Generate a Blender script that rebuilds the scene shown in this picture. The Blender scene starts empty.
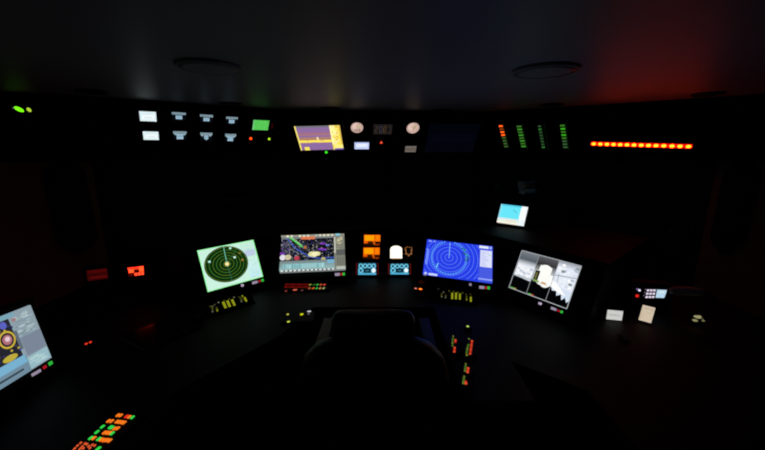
import bpy, bmesh, math, random
from mathutils import Vector, Matrix
rnd = random.Random(7)
SC = bpy.context.scene
COL = SC.collection
V = Vector
rad = math.radians

# ------------------------------------------------------------------ camera
PITCH = rad(12); FPX = 350.0; EYE = V((0, 0, 1.75))
FWD = V((0, math.cos(PITCH), -math.sin(PITCH)))
RGT = V((1, 0, 0)); UPV = V((0, math.sin(PITCH), math.cos(PITCH)))
cam_d = bpy.data.cameras.new('camera'); cam = bpy.data.objects.new('camera', cam_d)
COL.objects.link(cam); SC.camera = cam
cam_d.sensor_width = 36; cam_d.lens = FPX / 765 * 36; cam_d.clip_start = .02
cam.location = EYE; cam.rotation_euler = (math.pi / 2 - PITCH, 0, 0)
SC.view_settings.view_transform = 'Standard'; SC.view_settings.look = 'None'
SC.view_settings.gamma = 1; SC.view_settings.exposure = 0; SC.view_settings.use_curve_mapping = False
SC.cycles.filter_width = 2.0
SC.cycles.sample_clamp_indirect = 4.0
w = bpy.data.worlds.new('night'); SC.world = w; w.use_nodes = True
w.node_tree.nodes['Background'].inputs[0].default_value = (.25, .4, 1, 1)
w.node_tree.nodes['Background'].inputs[1].default_value = .0004

def ray(px, py):
    return FWD + RGT * ((px - 382.5) / FPX) + UPV * ((225 - py) / FPX)
class Plane:                       # a place in the room: origin, right, up, normal
    def __init__(s, o, X, U, N): s.o, s.X, s.U, s.N = V(o), V(X).normalized(), V(U).normalized(), V(N).normalized()
    def hit(s, px, py):
        d = ray(px, py); return EYE + d * ((s.o - EYE).dot(s.N) / d.dot(s.N))
    def lift(s, k): return Plane(s.o + s.N * k, s.X, s.U, s.N)
    def at(s, c): return Plane(c, s.X, s.U, s.N)
    def mat(s):
        m = Matrix.Identity(4)
        for i in range(3): m[i][0], m[i][1], m[i][2], m[i][3] = s.X[i], s.U[i], s.N[i], s.o[i]
        return m
    def local(s, p): d = p - s.o; return V((d.dot(s.X), d.dot(s.U), d.dot(s.N)))
    def lpx(s, px, py): p = s.local(s.hit(px, py)); return p.x, p.y
    def rect(s, x0, y0, x1, y1):    # a plane centred on that opening, with its size
        cx, cy = (x0 + x1) / 2, (y0 + y1) / 2
        wd = (s.hit(x1, cy) - s.hit(x0, cy)).length; ht = (s.hit(cx, y0) - s.hit(cx, y1)).length
        return s.at(s.hit(cx, cy)), wd, ht
def pose(c, yaw, tilt, roll=0):
    yaw, tilt, roll = rad(yaw), rad(tilt), rad(roll)
    X = V((math.cos(yaw), math.sin(yaw), 0)); N = V((math.sin(yaw), -math.cos(yaw), 0)); Z = V((0, 0, 1))
    N2 = N * math.cos(tilt) + Z * math.sin(tilt); U = Z * math.cos(tilt) - N * math.sin(tilt)
    return Plane(c, X * math.cos(roll) + U * math.sin(roll), U * math.cos(roll) - X * math.sin(roll), N2)
def flat(z, yaw=0):
    yaw = rad(yaw)
    return Plane((0, 0, z), (math.cos(yaw), math.sin(yaw), 0), (-math.sin(yaw), math.cos(yaw), 0), (0, 0, 1))

# ------------------------------------------------------------------ materials
def lin(c, k=1.0):
    r = []
    for v in c:
        v /= 255; r.append((v / 12.92 if v <= .04045 else ((v + .055) / 1.055) ** 2.4) * k)
    return tuple(r)
def mat(name, base, rough=.5, metal=0, spec=.5, noise=0, scale=40, bump=0, coat=0):
    m = bpy.data.materials.new(name); m.use_nodes = True; nt = m.node_tree; b = nt.nodes['Principled BSDF']
    b.inputs['Base Color'].default_value = (*base, 1); b.inputs['Roughness'].default_value = rough
    b.inputs['Metallic'].default_value = metal; b.inputs['Specular IOR Level'].default_value = spec
    b.inputs['Coat Weight'].default_value = coat
    if noise or bump:
        tc = nt.nodes.new('ShaderNodeTexCoord'); n = nt.nodes.new('ShaderNodeTexNoise')
        n.inputs['Scale'].default_value = scale; n.inputs['Detail'].default_value = 4
        nt.links.new(tc.outputs['Object'], n.inputs['Vector'])
        if noise:
            r = nt.nodes.new('ShaderNodeValToRGB')
            r.color_ramp.elements[0].color = (*[c * (1 - noise) for c in base], 1)
            r.color_ramp.elements[1].color = (*[c * (1 + noise) for c in base], 1)
            nt.links.new(n.outputs['Fac'], r.inputs['Fac']); nt.links.new(r.outputs['Color'], b.inputs['Base Color'])
        if bump:
            bp = nt.nodes.new('ShaderNodeBump'); bp.inputs['Strength'].default_value = bump; bp.inputs['Distance'].default_value = .003
            nt.links.new(n.outputs['Fac'], bp.inputs['Height']); nt.links.new(bp.outputs['Normal'], b.inputs['Normal'])
    return m
M = {}
M['ceiling'] = mat('satin_ceiling_panel', (.27, .27, .275), .48, spec=.30, noise=.06, scale=9)
M['lampshell'] = mat('ceiling_lamp_shell', (.25, .25, .255), .5, spec=.25)
M['wall'] = mat('pale_wall_panel', (.34, .335, .31), .6, spec=.2, noise=.06, scale=14)
M['floor'] = mat('dark_vinyl_floor', (.02, .018, .018), .5, noise=.25, scale=60)
M['black'] = mat('black_plastic', (.003, .003, .0033), .55, spec=.12, noise=.15, scale=120)
M['bezel'] = mat('black_bezel', (.002, .002, .0022), .55, spec=.08)
M['panel'] = mat('console_panel_paint', (.003, .003, .0034), .65, spec=.05, noise=.15, scale=80)
M['desk'] = mat('dark_worktop_laminate', (.003, .0028, .0028), .6, spec=.12, noise=.2, scale=60)
M['frame'] = mat('window_frame_paint', (.014, .014, .014), .5, spec=.3)
M['leather'] = mat('black_leather', (.006, .006, .006), .45, spec=.3, bump=.3, scale=220)
M['steel'] = mat('dark_steel', (.08, .08, .085), .4, metal=1)
M['cover'] = mat('glossy_black_cover', (.006, .005, .005), .13, spec=.6)
M['edge'] = mat('grey_edge', (.10, .10, .11), .5)
M['paper'] = mat('white_paper', (.80, .80, .78), .8, spec=.2, noise=.04, scale=30)
M['cream'] = mat('cream_paper', (.85, .74, .58), .8, spec=.2, noise=.04, scale=30)
M['ink'] = mat('grey_print', (.35, .34, .33), .8, spec=.1)
M['shade'] = mat('grey_lamp_shade', (.62, .58, .66), .5)
M['rubber'] = mat('black_rubber', (.008, .008, .008), .7, spec=.2)
m = bpy.data.materials.new('lit_display_and_added_glow'); m.use_nodes = True; M['glow'] = m
nt = m.node_tree; b = nt.nodes['Principled BSDF']; a = nt.nodes.new('ShaderNodeAttribute'); a.attribute_name = 'glow'
b.inputs['Base Color'].default_value = (.004, .004, .004, 1); b.inputs['Roughness'].default_value = .3
b.inputs['Specular IOR Level'].default_value = .1
b.inputs['Emission Strength'].default_value = 1
nt.links.new(a.outputs['Color'], b.inputs['Emission Color'])
m = bpy.data.materials.new('window_glass'); m.use_nodes = True; M['glass'] = m
b = m.node_tree.nodes['Principled BSDF']; b.inputs['Transmission Weight'].default_value = 1
b.inputs['Roughness'].default_value = .02; b.inputs['IOR'].default_value = 1.45; b.inputs['Base Color'].default_value = (.8, .9, .9, 1); b.inputs['Specular IOR Level'].default_value = .12; b.inputs['IOR'].default_value = 1.2

# ------------------------------------------------------------------ mesh helpers
class MB:
    def __init__(s): s.bm = bmesh.new(); s.lay = s.bm.loops.layers.float_color.new('glow'); s.z = 0
    def face(s, pts, c=None, cols=None):
        vs = [s.bm.verts.new(p) for p in pts]
        try: f = s.bm.faces.new(vs)
        except ValueError: return
        for i, l in enumerate(f.loops):
            k = cols[i] if cols else (c or (0, 0, 0)); l[s.lay] = (*k, 1)
        return f
    def mesh(s, vs, fs, c=None):
        b = [s.bm.verts.new(v) for v in vs]
        for f in fs:
            ff = s.bm.faces.new([b[i] for i in f])
            for l in ff.loops: l[s.lay] = (*(c or (0, 0, 0)), 1)
    def box(s, cx, cy, cz, sx, sy, sz, c=None, bev=0):
        vs = [V((cx + a * sx / 2, cy + b_ * sy / 2, cz + d * sz / 2)) for d in (-1, 1) for b_ in (-1, 1) for a in (-1, 1)]
        fs = [(0, 2, 3, 1), (4, 5, 7, 6), (0, 1, 5, 4), (2, 6, 7, 3), (0, 4, 6, 2), (1, 3, 7, 5)]
        if not bev: s.mesh(vs, fs, c); return
        t = bmesh.new(); b = [t.verts.new(v) for v in vs]
        for f in fs: t.faces.new([b[i] for i in f])
        bmesh.ops.bevel(t, geom=t.edges[:], offset=bev, segments=2, affect='EDGES', profile=.6)
        t.verts.index_update()
        s.mesh([v.co.copy() for v in t.verts], [[v.index for v in f.verts] for f in t.faces], c); t.free()
    def prism(s, poly, z0, z1, c=None):       # closed outline in local xy
        n = len(poly)
        vs = [(x, y, z0) for x, y in poly] + [(x, y, z1) for x, y in poly]
        s.mesh(vs, [tuple(range(n - 1, -1, -1)), tuple(range(n, 2 * n))] + [(i, (i + 1) % n, n + (i + 1) % n, n + i) for i in range(n)], c)
    def rings(s, rows, c=None, cap=True, close=True):
        n = len(rows[0]); vs = [p for r in rows for p in r]; fs = []
        for k in range(len(rows) - 1):
            for i in range(n if close else n - 1):
                j = (i + 1) % n; fs.append((k * n + i, k * n + j, (k + 1) * n + j, (k + 1) * n + i))
        if cap: fs += [tuple(range(n - 1, -1, -1)), tuple((len(rows) - 1) * n + i for i in range(n))]
        s.mesh(vs, fs, c)
    def lathe(s, prof, n=28, o=(0, 0, 0), c=None, cap=True):   # prof: (r, z)
        s.rings([[V((o[0] + r * math.cos(2 * math.pi * i / n), o[1] + r * math.sin(2 * math.pi * i / n), o[2] + z)) for i in range(n)] for r, z in prof], c, cap)
    def tube(s, pts, r, n=10, c=None):
        pts = [V(p) for p in pts]; rows = []
        ref = V((0, 0, 1))
        for k, p in enumerate(pts):
            t = (pts[min(k + 1, len(pts) - 1)] - pts[max(k - 1, 0)]).normalized()
            a = t.cross(ref if abs(t.dot(ref)) < .95 else V((1, 0, 0))).normalized(); b_ = t.cross(a)
            rr = r[k] if isinstance(r, (list, tuple)) else r
            rows.append([p + (a * math.cos(2 * math.pi * i / n) + b_ * math.sin(2 * math.pi * i / n)) * rr for i in range(n)])
        s.rings(rows, c)
    # ---- flat picture drawn on a lit screen: u to the right, v down, both 0..1
    def art(s, wd, ht): s.w, s.h = wd, ht; return s
    def _p(s, u, v): return V(((u - .5) * s.w, (.5 - v) * s.h, s.z))
    def up(s): s.z += .00004
    def rect(s, u0, v0, u1, v1, c, cols=None):
        s.up(); s.face([s._p(u0, v1), s._p(u1, v1), s._p(u1, v0), s._p(u0, v0)], c, cols)
    def vgrad(s, u0, v0, u1, v1, c0, c1): s.rect(u0, v0, u1, v1, None, [c1, c1, c0, c0])
    def poly(s, pts, c): s.up(); s.face([s._p(*p) for p in pts], c)
    def disc(s, u, v, ru, rv, c, n=28): s.poly([(u + ru * math.cos(-2 * math.pi * i / n), v + rv * math.sin(-2 * math.pi * i / n)) for i in range(n)][::-1][::-1], c)
    def ring(s, u, v, ru, rv, t, c, n=48, a0=0, a1=2 * math.pi, dash=1):
        s.up(); tv = t * s.w / s.h
        for i in range(n):
            if dash > 1 and i % dash: continue
            p, q = a0 + (a1 - a0) * i / n, a0 + (a1 - a0) * (i + 1) / n
            pts = [(u + (ru + d * t) * math.cos(x), v + (rv + d * tv) * math.sin(x)) for x, d in ((p, -.5), (p, .5), (q, .5), (q, -.5))]
            if any(not (0 <= a_[0] <= 1 and 0 <= a_[1] <= 1) for a_ in pts): continue
            s.face([s._p(*a_) for a_ in pts], c)
    def line(s, u0, v0, u1, v1, t, c):
        a_, b_ = V((u0 * s.w, v0 * s.h)), V((u1 * s.w, v1 * s.h)); d = (b_ - a_).normalized(); n_ = V((-d.y, d.x)) * t * s.w / 2
        s.poly([((p.x) / s.w, p.y / s.h) for p in (a_ - n_, b_ - n_, b_ + n_, a_ + n_)], c)
    def done(s, name, mt, parent=None, smooth=False, M4=None, fixn=True):
        if fixn: bmesh.ops.recalc_face_normals(s.bm, faces=s.bm.faces[:])
        me = bpy.data.meshes.new(name)
        s.bm.to_mesh(me); s.bm.free()
        me.materials.append(M[mt] if isinstance(mt, str) else mt)
        if smooth:
            for p in me.polygons: p.use_smooth = True
        o = bpy.data.objects.new(name, me); COL.objects.link(o)
        if parent: o.parent = parent
        if M4: o.matrix_local = M4
        return o
def flatart(s, name, parent):       # screens keep their drawing order, all facing out
    for f in s.bm.faces:
        f.normal_update()
        if f.normal.z < 0: f.normal_flip()
    return s.done(name, 'glow', parent, fixn=False)
def tag(o, label, cat, group=None):
    o['label'] = label; o['category'] = cat
    if group: o['group'] = group
    return o
def thing(name, label, cat, pl, group=None):
    o = bpy.data.objects.new(name, None); COL.objects.link(o); o.empty_display_size = .05
    o.matrix_world = pl.mat() if isinstance(pl, Plane) else Matrix.Translation(pl)
    return tag(o, label, cat, group)
def struct(o): o['kind'] = 'structure'; return o
def rrect(wd, ht, r, n=5, cx=0, cy=0):
    pts = []
    for sx, sy, a0 in ((1, 1, 0), (-1, 1, 90), (-1, -1, 180), (1, -1, 270)):
        for i in range(n + 1):
            a_ = rad(a0 + 90 * i / n)
            pts.append((cx + sx * (wd / 2 - r) + r * math.cos(a_), cy + sy * (ht / 2 - r) + r * math.sin(a_)))
    return pts
def housing(parent, wd, ht, depth=.03, front=-.0015, name='housing', mt='bezel', r=.006, cx=0, cy=0):
    b_ = MB(); po = rrect(wd, ht, min(r, wd * .3, ht * .3), 3, cx, cy); pi = rrect(wd - .003, ht - .003, min(r, wd * .3, ht * .3) * .8, 3, cx, cy)
    b_.rings([[V((x, y, front - depth)) for x, y in po], [V((x, y, front - .0015)) for x, y in po], [V((x, y, front)) for x, y in pi]])
    return b_.done(name, mt, parent)
def lamp(parent, x, y, rx, ry, c, z=0, name='lamp', h=.002, ang=0, label=None):
    b_ = MB(); n = 16; ca, sa = math.cos(ang), math.sin(ang)
    def row(k, zz): return [V((x + k * (rx * math.cos(t) * ca - ry * math.sin(t) * sa), y + k * (rx * math.cos(t) * sa + ry * math.sin(t) * ca), zz)) for t in [2 * math.pi * i / n for i in range(n)]]
    b_.rings([row(1, z - .001), row(1, z + h * .3), row(.75, z + h * .8), row(.4, z + h)], c)
    o = b_.done(name, 'glow', parent, smooth=True)
    if label: o['label'] = label
    return o
def key(parent, x, y, wd, ht, c, z=0, name='key', h=.003, shear=0, label=None):
    b_ = MB(); q = lambda k, zz: [V((x + sx * wd / 2 * k + sy * shear * ht / 2, y + sy * ht / 2 * k, zz)) for sx, sy in ((-1, -1), (1, -1), (1, 1), (-1, 1))]
    b_.rings([q(1, z - .0015), q(1, z + h * .6), q(.8, z + h)], c)
    o = b_.done(name, 'glow', parent)
    if label: o['label'] = label
    return o

# ------------------------------------------------------------------ the room
CZ = 2.05
OV_IN = [V((-2.75, 1.63)), V((-1.75, 2.02)), V((-.76, 2.72)), V((.84, 2.89)), V((2.03, 2.02)), V((2.75, 1.72))]
def offset(poly, d):                # push a polyline forward (to its left-hand outside)
    out = []
    for i, p in enumerate(poly):
        ns = []
        for a_, b_ in ((i - 1, i), (i, i + 1)):
            if 0 <= a_ and b_ < len(poly):
                t = (poly[b_] - poly[a_]).normalized(); ns.append(V((-t.y, t.x)))
        n_ = sum(ns, V((0, 0))).normalized(); out.append(p + n_ * d / n_.dot(ns[0]))
    return out
TILT = rad(38); OVH = .36; OVD = OVH * math.tan(TILT)
XW = 2.75
def clampx(p): return p
def trim_ends(poly):               # slide the two end points along their facets to the side walls
    for e, n_ in ((0, 1), (-1, -2)):
        t = poly[n_] - poly[e]; xw = -2.75 if e == 0 else 2.75; poly[e] = poly[e] + t * ((xw - poly[e].x) / t.x)
    return poly

OV_BOT = trim_ends(offset(OV_IN, OVD)); WIN = trim_ends(offset(OV_IN, OVD + .10))
b_ = MB(); b_.box(0, .9, -.03, 5.7, 5.6, .06); struct(b_.done('floor', 'floor'))
b_ = MB(); b_.box(0, .9, CZ + .02, 5.7, 5.6, .04); struct(b_.done('ceiling', 'ceiling'))
b_ = MB(); b_.box(0, -1.83, 1.025, 5.56, .05, 2.05); struct(b_.done('wall_back', 'wall'))
for sx, nm in ((-1, 'wall_left'), (1, 'wall_right')):
    b_ = MB(); b_.box(sx * (XW + .04), .5, 1.025, .06, 4.7, 2.05); struct(b_.done(nm, 'wall'))
# front wall: below the windows, above the windows, piers between
WZ0, WZ1 = 1.06, 1.70
def seg_plane(a_, b2, z=0):
    t = (b2 - a_).normalized()
    return Plane((a_.x, a_.y, z), (t.x, t.y, 0), (0, 0, 1), (t.y, -t.x, 0))
lower = MB(); wn = 0
def window(pl, x0, x1):
    """rounded opening between x0 and x1 along one wall facet; returns the wall mesh with the hole"""
    global wn; wn += 1
    wd = x1 - x0; cx = (x0 + x1) / 2; cz = (WZ0 + WZ1) / 2; ht = WZ1 - WZ0
    inner = rrect(wd, ht, .13, 6, cx, cz); inner2 = rrect(wd - .07, ht - .07, .10, 6, cx, cz)
    root = bpy.data.objects.new('window_%d' % wn, None); COL.objects.link(root); root.matrix_world = pl.mat(); struct(root)
    f = MB(); rows = [[V((x, y, z)) for x, y in po] for po, z in ((inner, -.05), (inner, .012), (inner2, .012), (inner2, -.05), (inner, -.05))]
    f.rings(rows, cap=False); f.done('window_frame', 'frame', root)
    g = MB(); g.prism(rrect(wd - .06, ht - .06, .10, 6, cx, cz), -.030, -.022); g.done('window_pane', 'glass', root)
    return inner
def facet_wall(nm, a_, b2, spans):
    pl = seg_plane(a_, b2); L = (b2 - a_).length
    wm = MB()
    wm.box(L / 2, WZ0 / 2, -.03, L, WZ0, .06); wm.box(L / 2, (WZ1 + CZ) / 2, -.03, L, CZ - WZ1, .06)
    xs = 0
    for x0, x1 in spans:
        if x0 - xs > .001: wm.box((xs + x0) / 2, (WZ0 + WZ1) / 2, -.03, x0 - xs, WZ1 - WZ0, .06)
        inner = window(pl, x0, x1); r = .13
        for cx_, cz_, sx, sy in ((x0, WZ0, 1, 1), (x1, WZ0, -1, 1), (x0, WZ1, 1, -1), (x1, WZ1, -1, -1)):   # corner fillets
            pts = [(cx_, cz_)] + [(cx_ + sx * r * (1 - math.cos(rad(t))), cz_ + sy * r * (1 - math.sin(rad(t)))) for t in range(0, 91, 15)]
            if sx * sy < 0: pts = pts[::-1]
            wm.prism(pts, -.058, -.001)
        xs = x1
    if L - xs > .001: wm.box((xs + L) / 2, (WZ0 + WZ1) / 2, -.03, L - xs, WZ1 - WZ0, .06)
    struct(wm.done(nm, 'wall' if 'end' in nm else 'frame', M4=pl.mat()))
Ls = [(WIN[i + 1] - WIN[i]).length for i in range(5)]
facet_wall('wall_front_port_end', WIN[0], WIN[1], [(Ls[0] * .70, Ls[0] - .04)])
facet_wall('wall_front_port', WIN[1], WIN[2], [(.05, Ls[1] / 2 - .04), (Ls[1] / 2 + .04, Ls[1] - .05)])
facet_wall('wall_front', WIN[2], WIN[3], [(.05, Ls[2] / 2 - .04), (Ls[2] / 2 + .04, Ls[2] - .05)])
facet_wall('wall_front_starboard', WIN[3], WIN[4], [(.05, Ls[3] / 2 - .04), (Ls[3] / 2 + .04, Ls[3] - .05)])
facet_wall('wall_front_starboard_end', WIN[4], WIN[5], [(.04, Ls[4] * .4)])

# ceiling fittings
ceil_pl = Plane((0, 0, CZ), (1, 0, 0), (0, -1, 0), (0, 0, -1))
for px, py, rr, lb in ((209, 65.5, .110, 'wide flat round ceiling lamp, switched off, on the left of the ceiling'),
                       (545, 69.5, .120, 'wide flat round ceiling lamp, switched off, on the right beside the red glow')):
    t = thing('ceiling_lamp', lb, 'ceiling lamp', ceil_pl.at(ceil_pl.hit(px, py)), 'wide round ceiling lamps')
    q = MB(); q.lathe([(rr, 0), (rr, .009), (rr - .004, .012), (rr - .010, .012), (rr - .010, .0105)], 48); q.done('rim', 'lampshell', t)
    q = MB(); q.lathe([(rr - .010, .0105), (rr * .7, .0125), (rr * .3, .0140), (.004, .0145)], 48); q.done('diffuser', 'lampshell', t, smooth=True)
for px, py, lb in ((92, 91, 'small dark ceiling downlight above the green lamps at far left'),
                   (231, 103.3, 'small dark ceiling downlight above the last white readouts and green screen'),
                   (330, 107.8, 'small dark ceiling downlight above the gold and purple display'),
                   (443, 110, 'small dark ceiling downlight above the unlit overhead monitor'),
                   (552, 104.2, 'small dark ceiling downlight above the green bar meters'),
                   (708, 93.5, 'small dark ceiling downlight above the right end of the orange lamp strip')):
    t = thing('downlight', lb, 'downlight', ceil_pl.at(ceil_pl.hit(px, py)), 'small downlights along the ceiling edge')
    q = MB(); q.lathe([(.072, 0), (.072, .006), (.066, .009), (.058, .009), (.055, .004), (.055, .001)], 32); q.done('trim_ring', 'black', t)
    q = MB(); q.lathe([(.055, .001), (.03, .003), (.004, .0035)], 24); q.done('lens', 'black', t)

# overhead instrument console
ovc = thing('overhead_console', 'long black angled overhead instrument console under the ceiling edge', 'instrument console', V((0, 2.9, CZ)))
Mi = Matrix.Translation(V((0, -2.9, -CZ)))
OVT = OV_IN; BACK = trim_ends(offset(OV_IN, OVD + .08))
OVP = []
for i in range(5):
    a_, b2, c_, d_ = OVT[i], OVT[i + 1], OV_BOT[i + 1], OV_BOT[i]
    e_, f_ = BACK[i], BACK[i + 1]
    cl = lambda p: clampx(p)
    a1, b1, c1, d1, e1, f1 = map(cl, (a_, b2, c_, d_, e_, f_))
    z0 = CZ - OVH
    q = MB(); vs = [(a1.x, a1.y, CZ), (b1.x, b1.y, CZ), (c1.x, c1.y, z0), (d1.x, d1.y, z0), (e1.x, e1.y, z0), (f1.x, f1.y, z0), (e1.x, e1.y, CZ), (f1.x, f1.y, CZ)]
    q.mesh([V(v) for v in vs], [(0, 3, 2, 1), (3, 4, 5, 2), (4, 6, 7, 5), (0, 1, 7, 6), (0, 6, 4, 3), (1, 2, 5, 7)])
    o = q.done('face_panel', 'panel', ovc); o.matrix_local = Mi
    t = (b2 - a_).normalized(); N = V((t.y, -t.x, 0)) * math.cos(TILT) - V((0, 0, 1)) * math.sin(TILT)
    X = V((t.x, t.y, 0)); OVP.append(Plane((a_.x, a_.y, CZ), X, N.cross(X), N))
q = MB()
for i in range(5):
    p0, p1 = clampx(OV_BOT[i]), clampx(OV_BOT[i + 1])
    q.tube([(p0.x, p0.y, CZ - OVH), (p1.x, p1.y, CZ - OVH)], .008, 8)
o = q.done('edge_trim', 'black', ovc); o.matrix_local = Mi

# ------------------------------------------------------------------ overhead instruments
O0, O1, O2, O3, O4 = [p.lift(.0225) for p in OVP]
def unit(name, label, cat, pl, x0, y0, x1, y1, group=None, mx=.006, my=.006, depth=.02):
    depth = .02
    P, wd, ht = pl.rect(x0, y0, x1, y1)
    t = thing(name, label, cat, P, group); housing(t, wd + 2 * mx, ht + 2 * my, depth)
    return t, P, wd, ht
LW = (225, 240, 238)
# far-left lamps
t, P, wd, ht = unit('indicator_unit', 'small black indicator unit with two green lamps at far left end of overhead console', 'indicator lamps', O0, 10, 104, 36, 115)
x, y = P.lpx(19, 109.3); lamp(t, x, y, .020, .013, lin((120, 255, 20), 1.3), ang=-.75, label='larger bright green lamp')
x, y = P.lpx(29, 109.8); lamp(t, x, y, .009, .013, lin((190, 225, 60), .9), label='smaller yellow green lamp')
x, y = P.lpx(13.8, 108); lamp(t, x, y, .005, .005, lin((120, 130, 110), .6), label='tiny pale lamp')
# white square buttons
for (x0, y0, x1, y1), lb in (((139.8, 111.6, 156.3, 121.3), 'bright white rectangular lit button, upper of the two at left end of overhead readouts'),
                             ((143.3, 131.6, 158.7, 139.9), 'bright white rectangular lit button, lower of the two at left end of overhead readouts')):
    t, P, wd, ht = unit('lit_button', lb, 'button', O1, x0, y0, x1, y1, 'white lit buttons')
    a = MB().art(wd, ht); a.rect(0, 0, 1, 1, lin((222, 240, 244))); a.rect(.12, .35, .88, .8, lin((240, 250, 250)))
    for k in range(4): a.rect(.3 + k * .12, .55, .36 + k * .12, .7, lin((205, 222, 226)))
    flatart(a, 'button_face', t)
# six readouts
RD = [((172, 112.3, 186, 120.2), 'upper row readout nearest the white buttons', 0), ((200, 114.6, 213, 122.2), 'middle readout of the upper row', 0), ((226, 116.8, 237.6, 124.2), 'upper row readout nearest the green screen', 0),
      ((173.3, 131.2, 186.7, 139.6), 'lower row readout nearest the white buttons', 1), ((200.2, 132.6, 212.4, 140.6), 'middle readout of the lower row', 2), ((225, 133.8, 236, 141.4), 'lower row readout nearest the green screen', 1)]
for (x0, y0, x1, y1), lb, kind in RD:
    t, P, wd, ht = unit('digital_readout', 'small black digital readout with pale blue lettering, ' + lb, 'readout', O1, x0, y0, x1, y1, 'pale blue digital readouts', .012, .012)
    a = MB().art(wd, ht); a.rect(0, 0, 1, 1, lin((6, 10, 14)))
    c1, c2 = lin((150, 178, 190)), lin((160, 195, 215))
    n = 9
    for k in range(n):
        u0 = k / n
        a.rect(u0 + .012, .02, u0 + 1 / n - .012, .28 + .04 * rnd.random(), c1); a.rect(u0 + .03, .1, u0 + .06, .2, lin((60, 80, 90)))
    for k in range(3):
        wk = (.16, .17, .12)[kind]; u0 = .5 - wk * 1.5 + k * wk
        v1 = (.86, .95, .92)[kind]
        a.rect(u0 + .008, .40 if kind == 0 else .33, u0 + wk - .012, v1 - (.12 if kind == 2 and k != 1 else 0), c2)
        a.rect(u0 + wk * .35, .52, u0 + wk * .6, .66, lin((60, 85, 105)))
    if kind:
        a.rect(.10, .28, .24, .45, c1); a.rect(.76, .28, .9, .45, c1)
    flatart(a, 'display', t)
    k_ = MB()
    for k in range(4): k_.box((-.3 + k * .2) * wd, -ht * .5 - .007, .0005, .006, .004, .002, lin((26, 8, 4)))
    k_.done('button_row', 'glow', t)
# alarm unit with green LCD
t, P, wd, ht = unit('alarm_unit', 'black alarm unit with lit green screen and two small lamps in overhead console', 'alarm panel', O1, 245.5, 117, 275, 142.5, None, .003, .003)
x0, y0 = P.lpx(253.6, 119.8); x1, y1 = P.lpx(267.8, 130.2)
a = MB().art(abs(x1 - x0), abs(y1 - y0)); a.rect(0, 0, 1, 1, lin((84, 196, 84)))
for i in range(9):
    for j in range(6): a.rect(.05 + i * .103, .08 + j * .15, .13 + i * .103, .17 + j * .15, lin((90 + rnd.randint(-6, 14), 205 + rnd.randint(-8, 10), 90)))
a.rect(0, .0, .05, 1, lin((130, 210, 150)))
o = flatart(a, 'green_screen', t); o.location = ((x0 + x1) / 2, (y0 + y1) / 2, .001)
x, y = P.lpx(250.8, 138.5); lamp(t, x, y, .010, .011, (2.2, .12, .01), label='red lamp')
x, y = P.lpx(269.2, 139); lamp(t, x, y, .009, .011, lin((180, 235, 40), 1.2), label='yellow green lamp')
x, y = P.lpx(272.3, 126); key(t, x, y, .010, .045, lin((42, 5, 4)), label='faint red key')
# gold and purple display
def slide(c, yaw, tilt, roll, wd, ht, face, back, ex):
    """push a unit straight away from the eye until its back rests just off the face behind it"""
    c = V(c); k = .8
    while k < 1.4:
        P = pose(EYE + (c - EYE) * k, yaw, tilt, roll); sw, sh = wd * k, ht * k
        g = min((P.o + P.X * (sx * (sw / 2 + ex)) + P.U * (sy * (sh / 2 + ex)) - P.N * back - face.o).dot(face.N) for sx in (-1, 1) for sy in (-1, 1))
        if g < .002: break
        k += .001
    return P, sw, sh
GP, gw, gh = slide((-.497, 2.85, 1.846), -.6, -41.7, 1.8, .351, .240, OVP[2], .05, .045)
t = thing('echo_display', 'bright gold and purple echo display in middle of overhead console', 'display', GP)
housing(t, gw + .05, gh + .075, .045, cy=-.012)
a = MB().art(gw, gh); PU = lin((144, 108, 164)); YE = (1.03, .84, .11)
a.rect(0, 0, 1, 1, PU)
a.vgrad(.02, .0, .80, .10, lin((110, 118, 112)), lin((140, 110, 160)))
a.vgrad(.04, .22, .80, .34, PU, lin((170, 112, 120))); a.vgrad(.04, .34, .80, .40, lin((178, 128, 110)), PU)
a.vgrad(.04, .46, .80, .60, lin((190, 140, 90)), lin((150, 100, 120)))
a.rect(.03, .58, .80, .67, YE); a.rect(.03, .56, .80, .58, lin((230, 180, 80))); a.rect(.03, .67, .80, .69, lin((225, 175, 90)))
a.rect(.435, .45, .475, .57, lin((255, 236, 180)))
for k in range(16):
    u0, v0 = rnd.uniform(.05, .75), rnd.uniform(.03, .95)
    a.rect(u0, v0, u0 + rnd.uniform(.03, .12), v0 + .018, lin((150, 105 + rnd.randint(0, 25), 150)))
a.rect(0, 0, .028, 1, (1.08, .92, .16)); a.rect(.10, .86, .215, 1, YE)
a.rect(.765, 0, .98, .78, (1.0, .78, .11)); a.rect(.765, .0, .87, .76, (1.2, 1.02, .42)); a.rect(.80, .78, 1, .94, (1.08, .9, .22)); a.rect(.765, .78, .80, 1, lin((250, 225, 90)))
a.rect(.80, .94, 1, 1, lin((120, 95, 190))); a.rect(.97, 0, 1, .78, lin((225, 190, 80)))
for k in range(34):
    u0, v0 = rnd.uniform(.78, .90), rnd.uniform(.02, .72)
    a.rect(u0, v0, u0 + rnd.uniform(.02, .07), v0 + rnd.uniform(.02, .07), rnd.choice([(1.25, 1.05, .62), (1.1, .92, .2), lin((215, 172, 56))]))
flatart(a, 'screen', t)
x, y = GP.lpx(326.2, 152.3); lamp(t, x, y, .011, .013, lin((60, 240, 40), 1.0), name='power_lamp', label='green power lamp')
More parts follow.
